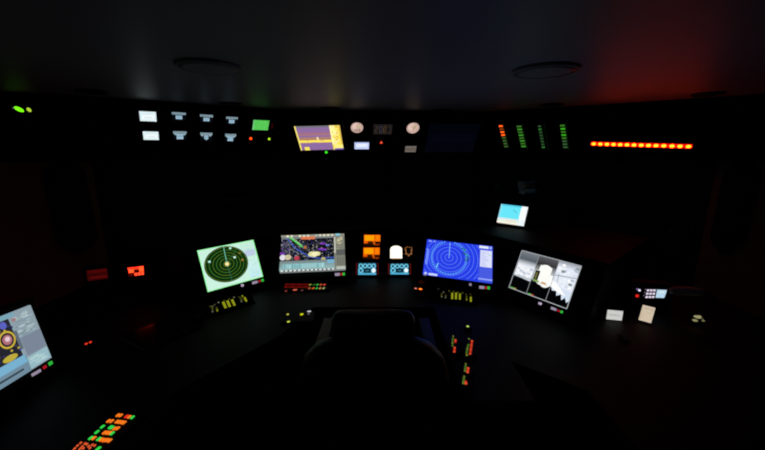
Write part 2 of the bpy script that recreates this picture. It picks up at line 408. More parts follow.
# round gauges
for (px, py, rx, ry), lb, dk in (((357, 127.6, 6.2, 4.8), 'small round pale pink gauge face beside the gold and purple display', 1), ((413, 128, 6.3, 4.8), 'small round pale gauge face right of the dim overhead clock', 0)):
    P, wd, ht = O2.rect(px - rx, py - ry, px + rx, py + ry)
    t = thing('round_gauge', lb, 'gauge', P, 'round gauges of the overhead console'); R_ = wd / 2
    q = MB(); q.lathe([(R_ + .010, -.0215), (R_ + .010, .004), (R_ + .004, .006), (R_, .003), (R_, -.001)], 32); q.done('bezel_ring', 'bezel', t)
    a = MB().art(wd, wd); a.disc(.5, .5, .5, .5, lin((205, 172, 160))); a.disc(.42, .42, .33, .33, lin((225, 195, 182)))
    a.disc(.62, .4, .2, .22, lin((200, 178, 150)))
    if dk:
        for k in range(4): a.rect(.3 + k * .13, .62, .36 + k * .13, .88, lin((105, 75, 72)))
    else: a.line(.5, .75, .68, .3, .05, lin((160, 105, 90))); a.line(.3, .3, .6, .7, .03, lin((190, 140, 130)))
    for k in range(11):
        an = rad(140 + k * 26); a.line(.5 + .38 * math.cos(an), .5 + .38 * math.sin(an), .5 + .46 * math.cos(an), .5 + .46 * math.sin(an), .02, lin((120, 95, 90)))
    flatart(a, 'dial_face', t)
# dim clock
t, P, wd, ht = unit('digital_clock', 'dim grey digital clock between the two round overhead gauges', 'clock', O2, 373.5, 124.6, 392, 134.3, None, .008, .008)
a = MB().art(wd, ht); a.rect(0, 0, 1, 1, lin((17, 14, 14)))
a.ring(.5, .5, .48, .44, .02, lin((36, 30, 30)), 4)
for u0, u1, v0, v1 in ((.0, 1, .0, .06), (.0, 1, .94, 1), (.0, .02, 0, 1), (.98, 1, 0, 1)): a.rect(u0, v0, u1, v1, lin((42, 36, 36)))
for k, segs in enumerate(('abged', 'abcdef', 'abcdef', 'abcd')):
    x0 = .08 + k * .235; x1 = x0 + .15; cc = [lin((66, 56, 50)), lin((62, 58, 66)), lin((72, 56, 40)), lin((56, 48, 46))][k]
    S = {'a': (x0, .16, x1, .24), 'g': (x0, .46, x1, .54), 'd': (x0, .76, x1, .84), 'f': (x0, .16, x0 + .035, .5), 'b': (x1 - .035, .16, x1, .5), 'e': (x0, .5, x0 + .035, .84), 'c': (x1 - .035, .5, x1, .84)}
    for g in segs: a.rect(*S[g], cc)
a.rect(.435, .2, .46, .8, lin((40, 52, 84))); a.rect(.52, .3, .55, .75, lin((84, 60, 26)))
flatart(a, 'display', t)
t, P, wd, ht = unit('warning_lamp', 'tiny red triangular warning lamp below the dim overhead clock', 'lamp', O2, 378.5, 139, 386.5, 145, None, .006, .006)
x, y = P.lpx(381.3, 142.2); q = MB(); r_ = .013
q.prism([(x - r_, y - r_), (x + r_, y - r_), (x, y + r_ * 1.1)], -.001, .003, (.75, .03, .01)); q.prism([(x - r_ * .3, y - r_ * .4), (x + r_ * .3, y - r_ * .4), (x, y + r_ * .5)], .003, .0036, (1.6, .5, .25)); q.done('lens', 'glow', t)
t, P, wd, ht = unit('small_display', 'small bright blue white display under the left round gauge', 'display', O2, 354.6, 142.3, 369, 149.2, None, .008, .008)
a = MB().art(wd, ht); a.rect(0, 0, 1, 1, lin((196, 210, 250))); a.rect(.1, .2, .9, .7, lin((225, 234, 255)))
for k in range(5): a.rect(.3 + k * .1, .34, .37 + k * .1, .52, lin((240, 246, 255)))
a.rect(0, 0, 1, .1, lin((165, 180, 230))); flatart(a, 'screen', t)
t, P, wd, ht = unit('small_display', 'small dim grey display under the right round gauge', 'display', O2, 405.2, 146.2, 416, 152, None, .008, .008)
a = MB().art(wd, ht); a.rect(0, 0, 1, 1, lin((112, 104, 98)))
for k in range(7): a.rect(.06 + k * .13, .25, .12 + k * .13, .8, lin((62 + rnd.randint(0, 30), 60, 56)))
flatart(a, 'screen', t)
# unlit monitor
t, P, wd, ht = unit('overhead_monitor', 'nearly dark navy monitor screen in overhead console left of the bar meters', 'monitor', O2, 427, 124.5, 477, 152.5, None, .018, .018, .05)
a = MB().art(wd, ht); a.vgrad(0, 0, 1, 1, lin((2, 2, 9)), lin((4, 4, 13)))
a.vgrad(.08, .35, .92, .62, lin((4, 4, 14)), lin((5, 5, 16))); flatart(a, 'screen', t)
# bar meters
BARS = [((501.6, 125, 505.8, 148), 'leftmost, red in its upper half'), ((518.9, 125.3, 524.3, 148), 'first all green one beside the red topped meter'), ((539.8, 125, 545.4, 149), 'dimmest green one, second from right'), ((561.6, 124.3, 566.8, 149), 'rightmost brightest green one')]
for bi, ((x0, y0, x1, y1), lb) in enumerate(BARS):
    t, P, wd, ht = unit('bar_meter', 'vertical lit bar meter on overhead console, ' + lb, 'meter', O3, x0, y0, x1, y1, 'bar meters on the overhead console', .012, .008)
    for k in range(8):
        y = ht * (.5 - (k + .5) / 8); xs = (k - 3.5) * .0022
        if bi == 0: c = ((1.6, .16, .015) if k in (0, 2, 3) else (.3, .05, .008) if k == 1 else lin((62, 96, 44), 1))
        elif bi == 1: c = lin((58, 112 + (k in (1, 3, 5, 7)) * 32, 40))
        elif bi == 2: c = lin((44, 78 + (k in (1, 7)) * 34, 44))
        else: c = lin((56, 118 + (k in (1, 3)) * 52, 32) if k < 5 else (54, 92, 52))
        kw = wd * (.85 if bi != 2 else .55)
        key(t, xs - wd * (.05 if bi != 2 else .2), y, kw, ht / 8 * .46, c, name='segment', h=.002)
    q = MB()
    for k in range(9): q.box(wd * .62 + (k - 4) * .002, ht * (.5 - k / 8), .0005, wd * .16, .004, .002, lin((20, 52, 22)))
    q.done('scale', 'glow', t)
# orange lamp strip
LX = [593.8, 600.4, 607, 613.6, 620.3, 627, 634, 641.3, 648.5, 656, 663.8, 672, 680, 688.5]
pts = [O3.hit(x, 143.6 + (x - 593.8) / 94.7 * 2.6) for x in LX]
c0 = (pts[0] + pts[-1]) / 2; X = (pts[-1] - pts[0]).normalized()
P = Plane(c0, X, O3.N.cross(X), O3.N); Lg = (pts[-1] - pts[0]).length
t = thing('lamp_strip', 'long glowing orange strip of fourteen lamps at right of overhead console', 'lamp strip', P)
housing(t, Lg + .07, .075, .02)
q = MB(); q.box(0, 0, .001, Lg + .036, .032, .004, (.9, .006, .002), bev=.0015); q.done('red_halo', 'glow', t)  # glowing box shaped as the red halo around the lamps
for p in pts:
    l = P.local(p); lamp(t, l.x, l.y, .0135, .012, (20.0, 1.0, .04), z=.003, h=.004)

# ------------------------------------------------------------------ the desk console
DZ, TZ = .95, 1.226
def nearer(c, k, wd, ht): return tuple(EYE + (V(c) - EYE) * k), wd * k, ht * k
def mon(c, yaw, tilt, roll, wd, ht, k): c, wd, ht = nearer(c, k, wd, ht); return c, yaw, tilt, roll, wd, ht
MON = {'left': mon((-.865, 1.92, 1.111), 47.7, 22.2, -.2, .325, .233, .98), 'chart': mon((-.443, 2.15, 1.107), 7.7, 40.1, 0, .402, .249, .985),
       'right': mon((.463, 2.05, 1.093), -6.3, 45.6, -5.9, .406, .252, .955), 'cctv': ((.823, 1.70, 1.113), -55.9, 24.9, -.1, .325, .2174)}
MB_, BOT, TOP, MDEP = .030, .036, .024, .05
ctl = math.atan2(.15, .30)
def facet_plane(yaw, names):       # a console face just behind the backs of the monitors mounted on it
    y = rad(yaw); n = V((math.sin(y), -math.cos(y), 0)); N = n * math.cos(ctl) + V((0, 0, 1)) * math.sin(ctl)
    d = 1e9
    for k in names:
        c, yw, tl, rl, wd, ht = MON[k]; P = pose(c, yw, tl, rl)
        for sx in (-1, 1):
            for yy_ in (ht / 2 + TOP, -ht / 2 - BOT): d = min(d, (P.o + P.X * sx * (wd / 2 + MB_) + P.U * yy_ - P.N * (MDEP + .002)).dot(N))
    d -= .004
    X = V((math.cos(y), math.sin(y), 0)); return Plane(N * d, X, N.cross(X), N)
FP = [facet_plane(47.7, MON), facet_plane(0, MON), facet_plane(-55.9, MON)]
def foot_line(p):                  # where a face meets the worktop
    o = p.o + p.U * ((DZ - p.o.z) / p.U.z); return V((o.x, o.y)), V((p.X.x, p.X.y))
def cross2(l1, l2):
    (p, d), (q_, e) = l1, l2; den = d.x * e.y - d.y * e.x; k = ((q_.x - p.x) * e.y - (q_.y - p.y) * e.x) / den; return p + d * k
FL = [foot_line(p) for p in FP]
def along(l, c, k): p, d = l; return p + d * ((V(c) - p).dot(d) + k)
FOOT = [along(FL[0], (-.865, 1.92), -.24), cross2(FL[0], FL[1]), cross2(FL[1], FL[2]), along(FL[2], (.823, 1.70), .24)]
BK = [V((-1.62, 2.06)), V((-.78, 2.80)), V((.80, 2.98)), V((1.66, 2.10))]
TOPI = offset(FOOT, .15 * (TZ - DZ) / .30)
con = thing('bridge_console', 'large black wraparound ship bridge console holding the monitors and keypads', 'console', V((0, 2.1, 0)))
Mc = Matrix.Translation(V((0, -2.1, 0)))
q = MB(); rows = []
for i in range(4):
    f, t_, k = FOOT[i], TOPI[i], BK[i]
    rows.append([V((f.x, f.y, 0)), V((f.x, f.y, DZ)), V((t_.x, t_.y, TZ)), V((k.x, k.y, TZ)), V((k.x, k.y, 0))])
q.rings(rows); q.done('instrument_body', 'panel', con, M4=Mc)
OUT = [V((-1.80, .15)), V((-1.80, 2.02)), V((-1.62, 2.06))] + FOOT + [V((1.66, 2.10)), V((1.85, 2.02)), V((1.85, .15))]
INN = [V((.70, .15)), V((.70, 1.05)), V((.50, 1.22)), V((.50, 1.0)), V((.27, 1.0)), V((.27, 1.70)), V((-.36, 1.70)), V((-.45, 1.42)), V((-.70, 1.05)), V((-.70, .15))]
def uslab(name, inset, z0, z1, mt):
    ctr = V((0, 1.2)); inn = []
    cen = INN
    for i, p in enumerate(cen):
        a_, b2 = cen[i - 1] if i else p + V((0, -1)), cen[i + 1] if i + 1 < len(cen) else p + V((0, -1))
        t1, t2 = (p - a_).normalized(), (b2 - p).normalized()
        n1, n2 = V((t1.y, -t1.x)), V((t2.y, -t2.x)); n_ = (n1 + n2).normalized()
        inn.append(p + n_ * inset / max(.4, n_.dot(n1)))
    poly = [(p.x, p.y) for p in OUT] + [(p.x, p.y) for p in inn]
    q = MB(); q.prism([(x, y) for x, y in poly], z0, z1); bmesh.ops.triangulate(q.bm, faces=[f for f in q.bm.faces if len(f.verts) > 4])
    return q.done(name, mt, con, M4=Mc)
uslab('cabinet', .04, 0, .905, 'panel'); uslab('worktop', 0, .905, DZ, 'desk')
q = MB(); q.tube([(p.x, p.y, TZ) for p in TOPI], .007, 8); q.done('edge_trim', 'black', con, M4=Mc)
CF = [p.lift(.0225) for p in FP]

def buttons(t, P, spec):
    t = next((c for c in t.children if c.name.startswith('housing')), t)
    for (px, py, rx, ry, c, nm, lb) in spec:
        x0, y0 = P.lpx(px - rx, py); x1, y1 = P.lpx(px + rx, py); _, ya = P.lpx(px, py - ry); _, yb = P.lpx(px, py + ry)
        x, y = P.lpx(px, py); key(t, x, y, abs(x1 - x0), abs(ya - yb) * .9, c, z=.001, name=nm, h=.002, label=lb)
GRN, RED_, WH = lin((44, 180, 60)), lin((165, 22, 36)), lin((150, 138, 160))
def status(px, py, dx, dy, sc=1.0):
    """the mode buttons at a monitor's lower right: pale letters, a red and a green lamp"""
    return [(px, py, 1.1 * sc, 1.5 * sc, WH, 'mode_button', 'pale mode button'), (px + dx * .8, py + dy * .8, 1.1 * sc, 1.5 * sc, WH, 'mode_button', 'pale mode button'), (px + dx * 1.6, py + dy * 1.6, 1.0 * sc, 1.4 * sc, WH, 'mode_button', 'pale mode button'),
            (px + dx * 3, py + dy * 3, 1.2 * sc, 1.2 * sc, RED_, 'red_lamp', 'red lamp'), (px + dx * 4.4, py + dy * 4.4, 1.2 * sc, 1.5 * sc, GRN, 'power_lamp', 'green power lamp')]
def monitor(label, P, wd, ht, depth=.048, mb=.030, bot=.036, top=.024):
    t = thing('monitor', label, 'monitor', P, 'lit monitors of the console')
    housing(t, wd + 2 * mb, ht + top + bot, depth, -.002, cy=(top - bot) / 2, r=.012)
    return t
# left radar
P = pose(*MON['left'][:4]); wd, ht = MON['left'][4:]
t = monitor('monitor with a dark green round radar picture on a pale green screen', P, wd, ht)
a = MB().art(wd, ht)
a.rect(0, 0, 1, 1, lin((140, 250, 150))); a.rect(.012, .014, .985, .985, lin((203, 243, 224)))
a.vgrad(.72, .03, .98, .30, lin((196, 240, 214)), lin((200, 232, 226))); a.rect(.78, .24, .97, .40, lin((190, 205, 232))); a.vgrad(.76, .5, .98, .95, lin((205, 240, 232)), lin((196, 236, 244)))
for k in range(26):
    u0, v0 = rnd.uniform(.80, .93), rnd.uniform(.04, .93); a.rect(u0, v0, u0 + rnd.uniform(.02, .06), v0 + .014, lin((172, 215, 205)))
cu, cv = .418, .465; RU, RV = .375, .435
a.disc(cu, cv, RU, RV, lin((4, 44, 12)), 64)
for k in range(6):
    f = (k + 1) / 6.3; a.ring(cu, cv, RU * f, RV * f, .0062 if k < 5 else .006, lin((118, 138, 38)) if k % 2 else lin((96, 140, 50)), 64)
a.ring(cu, cv, RU, RV, .008, lin((10, 70, 25)), 64)
a.line(cu, cv, cu + .015, cv - RV, .010, lin((120, 215, 190))); a.line(cu, cv, cu + .01, cv + RV * .98, .008, lin((50, 110, 95)))
a.line(cu, cv, cu + .23, cv - RV * .75, .006, lin((60, 120, 60)))
a.disc(cu, cv, .042, .055, lin((205, 180, 80))); a.disc(cu, cv, .028, .038, lin((255, 246, 190)))
for u0, v0, c in ((.54, .10, (180, 240, 210)), (.575, .345, (210, 250, 225)), (.142, .32, (175, 235, 215)), (.70, .45, (150, 120, 50)), (.68, .27, (120, 105, 40))): a.disc(u0, v0, .024, .028, lin(c), 12)
flatart(a, 'screen', t)
buttons(t, P, status(253.2, 282.9, 2.1, -.6) + [(242.3, 285.3, 1.3, 1.5, lin((175, 160, 185)), 'knob', 'pale knob')])
# chart display
P = pose(*MON['chart'][:4]); wd, ht = MON['chart'][4:]
t = monitor('wide monitor showing a dark sea chart with grey and pale blue borders', P, wd, ht)
a = MB().art(wd, ht); a.rect(0, 0, 1, 1, lin((122, 128, 128))); a.rect(.02, .07, .83, .72, lin((8, 10, 22)))
a.rect(0, .12, .13, .72, lin((44, 48, 66)))
def scat(n, u0, v0, u1, v1, cs, s0=.006, s1=.02, asp=1.2):
    for k in range(n):
        u, v = rnd.uniform(u0, u1), rnd.uniform(v0, v1); s_ = rnd.uniform(s0, s1); a.rect(u, v, min(1, u + s_), min(1, v + s_ * asp), lin(rnd.choice(cs)))
scat(430, .06, .09, .82, .71, [(50, 60, 130), (150, 150, 140), (100, 100, 96), (60, 60, 66), (190, 185, 170), (40, 50, 96), (30, 34, 60)])
scat(26, .0, .10, .12, .52, [(110, 115, 118), (150, 150, 150), (70, 74, 90), (110, 70, 140)], .01, .03)
scat(70, .13, .28, .45, .71, [(150, 150, 150), (110, 120, 170), (176, 176, 170), (84, 90, 130)], .006, .012, 2.2); a.line(.14, .10, .14, .68, .008, lin((120, 122, 126))); a.line(.56, .10, .56, .70, .004, lin((110, 112, 116))); a.line(.10, .27, .82, .27, .003, lin((96, 98, 110))); a.line(.10, .44, .82, .44, .003, lin((96, 98, 110)))
for p0, p1 in (((.09, .08), (.22, .36)), ((.22, .36), (.44, .62)), ((.44, .62), (.60, .68)), ((.60, .68), (.84, .66))): a.line(*p0, *p1, .016, lin((62, 92, 190)))
a.line(.125, .055, .34, .35, .022, lin((88, 205, 96))); a.line(.15, .05, .33, .30, .008, lin((180, 240, 170)))
a.rect(.31, .055, .53, .135, lin((226, 122, 78)))
for k in range(7): a.disc(.50 + rnd.uniform(-.05, .08), .54 + rnd.uniform(-.05, .05), .045, .06, lin((225, 222, 160)), 12)
a.disc(.53, .55, .05, .065, lin((248, 240, 190)), 12); a.disc(.66, .70, .035, .05, lin((190, 178, 120)), 12)
for u, v in ((.65, .26), (.67, .43), (.62, .42), (.03, .50)): a.rect(u - .035, v - .015, u + .04, v + .03, lin((128, 54, 190)))
a.rect(.70, .30, .76, .34, lin((110, 130, 220))); a.rect(.36, .32, .40, .40, lin((190, 110, 50))); a.rect(.22, .60, .29, .70, lin((190, 60, 80)))
a.disc(.04, .62, .045, .08, lin((225, 222, 230)), 12); a.disc(.12, .62, .05, .075, lin((205, 196, 160)), 14)
a.rect(0, 0, 1, .055, lin((150, 152, 140)))
for k in range(13):
    if rnd.random() < .75: a.rect(.02 + k * .064, .005, .02 + k * .064 + .035, .06, lin(rnd.choice([(225, 222, 205), (190, 190, 180), (240, 236, 200)])))
a.vgrad(0, .72, .83, .98, lin((118, 132, 132)), lin((150, 186, 190)))
a.rect(.05, .80, .68, .92, lin((140, 196, 200))); a.rect(.72, .72, .84, .82, lin((120, 178, 208)))
for k in range(30): a.rect(.06 + rnd.random() * .60, .74 + rnd.random() * .18, .09 + rnd.random() * .6, .76 + rnd.random() * .18, lin(rnd.choice([(120, 170, 176), (176, 205, 205), (120, 140, 142)])) ) if False else None
for k in range(16): a.rect(.07 + k * .038, .80 + (k % 3) * .02, .085 + k * .038, .92, lin(rnd.choice([(190, 220, 220), (112, 160, 168), (170, 200, 200)])))
for k in range(13): a.rect(.02 + k * .064, .965, .058 + k * .064, 1, lin((225, 232, 226))); a.rect(.058 + k * .064, .965, .084 + k * .064, 1, lin((60, 70, 72)))
a.rect(.83, .055, 1, 1, lin((128, 130, 118))); a.rect(.835, .10, .855, .55, lin((205, 205, 190))); a.rect(.86, .46, 1, .62, lin((92, 94, 92))); a.rect(.86, .0, .93, .06, lin((130, 200, 220)))
for k in range(26):
    u, v = rnd.uniform(.87, .95), rnd.uniform(.08, .42); a.rect(u, v, u + .045, v + .03, lin(rnd.choice([(205, 200, 165), (186, 184, 150), (120, 122, 112), (160, 158, 130)])))
for k in range(5): a.line(.88 + k * .025, .66, .88 + k * .025, .90, .006, lin((70, 74, 72)))
a.rect(.86, .92, 1, 1, lin((185, 192, 182)))
flatart(a, 'screen', t)
buttons(t, P, status(336, 274.5, 1.75, -.1))
# right radar
P = pose(*MON['right'][:4]); wd, ht = MON['right'][4:]
t = monitor('wide monitor with a vivid blue radar picture and white side panel', P, wd, ht)
a = MB().art(wd, ht); BL = lin((38, 62, 232)); a.rect(0, 0, 1, 1, lin((30, 50, 215))); a.rect(.0, .0, .80, 1, BL)
cu, cv = .362, .455
for k in range(1, 11): a.ring(cu, cv, .061 * k, .061 * k * wd / ht * .98, .007, lin((104, 140, 252)), 72)
a.ring(cu, cv, .262, .445, .020, lin((104, 186, 252)), 84, dash=2); a.ring(cu, cv, .272, .462, .004, lin((90, 150, 250)), 72)
a.line(cu, cv, cu - .004, .02, .008, lin((150, 210, 255))); a.disc(cu, cv, .01, .016, lin((120, 160, 255)), 12)
for k in range(46):
    an = rnd.uniform(-.85, .15); r_ = rnd.gauss(.265, .022); a.rect(cu + r_ * math.cos(an) - .008, cv + r_ * 1.62 * math.sin(an) - .012, cu + r_ * math.cos(an) + .006, cv + r_ * 1.62 * math.sin(an) + .012, lin(rnd.choice([(20, 80, 90), (30, 110, 70), (26, 44, 130), (70, 190, 170)])))
for k in range(4): a.disc(cu - .17 + k * .004, cv + .30 - k * .03, .009, .014, lin((140, 240, 250)), 10)
a.rect(.03, .03, .075, .07, lin((150, 170, 255))); a.rect(.10, .03, .14, .07, lin((130, 150, 250)))
a.rect(.015, .28, .05, .72, lin((110, 140, 255))); a.rect(.02, .93, .06, .99, lin((190, 200, 255))); a.rect(.085, .94, .215, .995, lin((205, 215, 255)))
a.rect(.80, .0, 1, 1, lin((60, 82, 226))); a.rect(.80, .02, .94, .09, lin((232, 236, 255))); a.rect(.955, .02, .985, .09, lin((170, 185, 255)))
a.rect(.82, .14, .99, .60, lin((222, 226, 252))); a.rect(.82, .60, .99, .90, lin((72, 92, 226))); a.rect(.80, .90, 1, .94, lin((150, 165, 250)))
for k in range(16):
    v = .17 + .026 * k; a.rect(.84, v, .84 + rnd.uniform(.03, .12), v + .011, lin((180, 190, 240)))
a.rect(.94, .25, .975, .28, lin((170, 220, 190)))
flatart(a, 'screen', t)
buttons(t, P, status(480.3, 287.3, 1.9, .15) + [(470.3, 284.6, 1.2, 1.2, lin((140, 130, 150)), 'knob', 'pale knob'), (424.8, 274.8, 1.2, .8, lin((120, 120, 150)), 'badge', 'pale badge')])
# CCTV
P = pose(*MON['cctv'][:4]); wd, ht = MON['cctv'][4:]
t = monitor('tilted monitor with six camera pictures, bright grey above, black below', P, wd, ht)
a = MB().art(wd, ht); a.rect(0, 0, 1, 1, lin((2, 3, 4)))
a.vgrad(.01, .01, .325, .20, lin((120, 126, 134)), lin((86, 92, 100))); a.vgrad(.01, .20, .325, .36, lin((88, 94, 102)), lin((235, 240, 248))); a.rect(.01, .36, .325, .60, lin((232, 236, 244)))
a.poly([(.01, .60), (.325, .60), (.325, .69), (.18, .67), (.06, .66), (.01, .66)], lin((205, 212, 220)))
for k in range(26): a.disc(rnd.uniform(.04, .29), rnd.uniform(.40, .60), .03, .028, lin(rnd.choice([(250, 252, 255), (205, 212, 226), (188, 196, 210), (245, 246, 250)])), 10)
a.vgrad(.335, .01, .66, .22, lin((92, 92, 96)), lin((44, 44, 48))); a.rect(.335, .22, .66, .62, lin((205, 210, 214)))
a.disc(.50, .44, .15, .25, lin((255, 255, 250)), 24); a.disc(.56, .56, .10, .16, lin((252, 252, 246)), 20)
a.vgrad(.335, .22, .40, .36, lin((50, 50, 52)), lin((150, 154, 150))); a.vgrad(.60, .20, .66, .40, lin((60, 60, 66)), lin((190, 196, 200)))
a.rect(.352, .37, .43, .64, lin((32, 32, 26))); a.rect(.37, .42, .40, .58, lin((110, 108, 60))); a.rect(.36, .60, .46, .645, lin((130, 170, 80))); a.rect(.50, .60, .58, .645, lin((214, 166, 110)))
a.vgrad(.665, .01, .99, .16, lin((150, 155, 165)), lin((232, 238, 250))); a.rect(.665, .16, .99, .62, lin((228, 234, 246)))
for k in range(24): a.disc(rnd.uniform(.69, .96), rnd.uniform(.08, .58), .03, .03, lin(rnd.choice([(255, 255, 255), (180, 190, 205), (240, 244, 252), (214, 222, 236), (130, 142, 140)])), 10)
a.line(.67, .36, .99, .30, .012, lin((140, 150, 150))); a.line(.72, .30, .74, .50, .008, lin((120, 126, 140)))
a.poly([(.62, .62), (.99, .62), (.99, .82), (.96, .88), (.92, .78), (.88, .86), (.85, .74), (.79, .80), (.77, .70), (.70, .72), (.68, .64)], lin((214, 226, 242)))
a.poly([(.60, .45), (.72, .52), (.92, .74), (.80, .72), (.62, .62)], lin((255, 255, 255)))
for u in (.33, .662): a.line(u, 0, u, 1, .008, lin((150, 154, 158)))
for p0, p1 in (((0, .0), (1, .0)), ((0, 1), (1, 1)), ((0, 0), (0, 1)), ((1, 0), (1, 1))): a.line(*[min(.994, max(.006, x)) for x in p0 + p1], .012, lin((170, 176, 180)))
a.line(0, .645, .62, .645, .006, lin((120, 124, 128)))
a.rect(.03, .955, .10, .985, lin((70, 160, 60))); a.rect(.10, .955, .14, .985, lin((180, 150, 60))); a.rect(.36, .955, .42, .985, lin((70, 170, 70))); a.rect(.42, .955, .46, .985, lin((190, 60, 50)))
flatart(a, 'screen', t)
buttons(t, P, status(552.0, 308.2, 2.2, .85) + [(540.2, 303.6, 1.7, 1.4, lin((180, 165, 190)), 'knob', 'pale knob')])
# tablet on the console top
P = pose((.911, 2.42, 1.309), -37.2, 25.3, -1.4); wd, ht = .188, .140
t = thing('tablet_display', 'small bright cyan and white screen standing on the console top', 'display', P)
housing(t, wd + .018, ht + .018, .020, -.0015, r=.008)
a = MB().art(wd, ht); a.rect(0, 0, 1, 1, lin((236, 246, 250))); a.rect(.05, .0, .76, .70, lin((104, 232, 250)))
a.vgrad(.05, .0, .78, .12, lin((80, 190, 226)), lin((104, 232, 250))); a.rect(0, .0, .05, .72, lin((150, 225, 245))); a.vgrad(0, .70, .78, 1, lin((205, 235, 238)), lin((255, 248, 226)))
a.rect(.30, .78, .70, .90, lin((238, 232, 214))); a.rect(.78, .05, .98, .70, lin((252, 254, 255)))
for u, v in ((.50, .22), (.52, .28), (.58, .30), (.60, .36)): a.rect(u, v, u + .05, v + .035, lin((80, 176, 205)))
flatart(a, 'screen', t)
q = MB()      # easel foot reaching the console top
low = P.local(V((P.o.x, P.o.y, TZ + .009)) - V((P.N.x, P.N.y, 0)) * .10); hi = V((0, .02, -.022))
q.tube([hi, low], .007, 8); q.done('easel_leg', 'black', t)
# left chart monitor
P = pose((-1.205, 1.0, 1.13), 99, 13.5, -6); wd, ht = .3095, .2063
P = pose((-1.205, 1.0, 1.13), 101.9, 12.8, -6.7)
t = monitor('monitor at left edge showing a pale blue grey chart menu', P, wd, ht, .05)
a = MB().art(wd, ht); a.rect(0, 0, 1, 1, lin((138, 160, 174)))
a.rect(0, .08, .70, .72, lin((34, 34, 44)))
scat(110, .02, .10, .68, .68, [(60, 60, 130), (150, 140, 60), (190, 170, 60), (70, 66, 90), (36, 40, 96), (120, 70, 90)], .012, .04)
a.ring(.585, .38, .085, .125, .020, lin((205, 176, 60)), 32); a.disc(.585, .38, .055, .08, lin((176, 110, 120)), 16); a.disc(.59, .37, .03, .04, lin((230, 200, 210)), 12)
a.disc(.54, .66, .09, .05, lin((190, 172, 60)), 14); a.disc(.60, .15, .04, .06, lin((90, 96, 190)), 14)
a.rect(.70, 0, 1, 1, lin((140, 158, 168))); a.rect(.68, .30, .72, .62, lin((96, 108, 120)))
for k in range(46):
    u, v = rnd.uniform(.71, .88), rnd.choice([rnd.uniform(.05, .40), rnd.uniform(.05, .42)]); a.rect(u, v, u + rnd.uniform(.03, .1), v + .014, lin(rnd.choice([(190, 205, 210), (165, 190, 200), (120, 140, 150), (178, 196, 196)])))
a.rect(.72, .44, .985, .76, lin((122, 134, 152))); a.rect(.70, .78, .99, .98, lin((150, 186, 196)))
for k in range(14): u, v = rnd.uniform(.72, .9), rnd.uniform(.80, .95); a.rect(u, v, u + .06, v + .014, lin((186, 214, 214)))
a.rect(0, .72, .70, 1, lin((112, 140, 158))); a.rect(.1, .71, .69, .84, lin((120, 176, 208))); a.rect(.32, .90, .62, .93, lin((50, 64, 76))); a.rect(0, 0, .75, .07, lin((120, 165, 182)))
a.rect(.70, .10, .75, .15, lin((160, 120, 124)))
flatart(a, 'screen', t)
buttons(t, P, [(33, 374.5, 1.6, 1.8, WH, 'mode_button', 'pale mode button'), (36, 372.8, 1.6, 1.8, WH, 'mode_button', 'pale mode button'), (39, 371, 1.6, 1.8, WH, 'mode_button', 'pale mode button'),
               (44.5, 367.2, 1.8, 1.8, RED_, 'red_lamp', 'red lamp'), (50.3, 363.3, 2.0, 2.2, GRN, 'power_lamp', 'green power lamp')])
q = MB(); bz = P.local(V((P.o.x - .10, P.o.y, .962)))
q.tube([V((0, -.03, -.058)), V((bz.x, bz.y, bz.z))], .012, 12); q.done('stand', 'black', t)

# ------------------------------------------------------------------ centre instrument panel
for (x0, y0, x1, y1), lb in (((363.6, 234.8, 380.3, 245.5), 'upper of the two orange lit displays at centre console'), ((363, 247.6, 379.6, 259), 'lower of the two orange lit displays at centre console')):
    t, P, wd, ht = unit('orange_display', lb, 'display', CF[1], x0, y0, x1, y1, 'orange lit displays', .006, .004)
    OR1, OR2 = (1.0, .36, .0), (1.0, .17, .003)
    a = MB().art(wd, ht); a.rect(0, 0, 1, 1, (.02, .004, 0)); a.rect(.03, .0, .67, .60, OR2); a.rect(.07, .06, .62, .54, OR1); a.rect(.69, .0, 1, .62, OR2); a.rect(.73, .06, .96, .5, (1, .21, .0))
    a.rect(.02, .60, .26, .80, (.8, .1, 0)); a.rect(.56, .60, .68, .80, (.7, .1, .0)); a.rect(.60, .80, .72, .95, (.5, .07, 0)); a.rect(.78, .86, .86, .98, (.5, .05, 0)); a.rect(.90, .84, .96, .95, (.35, .03, 0))
    a.rect(.30, .64, .52, .78, (.05, .01, 0)); flatart(a, 'screen', t)
t, P, wd, ht = unit('arched_gauge', 'brilliant white arch topped lit gauge at centre console', 'gauge', CF[1], 390.2, 245.6, 402.2, 258.4, None, .008, .008)
pts = [(0, 1), (0, .30)] + [(.5 - .5 * math.cos(rad(k)), .30 - .30 * math.sin(rad(k))) for k in range(15, 180, 15)] + [(1, .30), (1, 1)]
a = MB().art(wd, ht); a.poly(pts, (1.15, 1.08, .92)); a.poly([(.06 + .88 * x, .06 + .9 * y) for x, y in pts], (1.3, 1.26, 1.12))
for k in range(5): a.rect(.15 + k * .16, .98, .22 + k * .16, 1.06, lin((170, 110, 60)))
flatart(a, 'dial_face', t)
t, P, wd, ht = unit('rudder_gauge', 'small dim amber horseshoe gauge beside the white arched gauge', 'gauge', CF[1], 404.8, 246.6, 412.4, 256, None, .006, .006)
a = MB().art(wd, ht); a.rect(0, 0, 1, 1, (.002, .0015, .001)); cc = lin((170, 112, 66)); a.ring(.5, .5, .36, .38, .085, cc, 14, rad(-20), rad(200), 1)
for k in range(5): an = rad(-20 + k * 55); a.line(.5 + .40 * math.cos(an), .5 + .4 * math.sin(an), .5 + .54 * math.cos(an), .5 + .54 * math.sin(an), .10, lin((180, 110, 60)))
for u, v in ((.10, .12), (.34, .04), (.62, .06), (.90, .10), (.12, .30), (.88, .3)): a.rect(u - .06, v - .05, u + .06, v + .06, lin((150, 96, 56)))
flatart(a, 'dial_face', t)
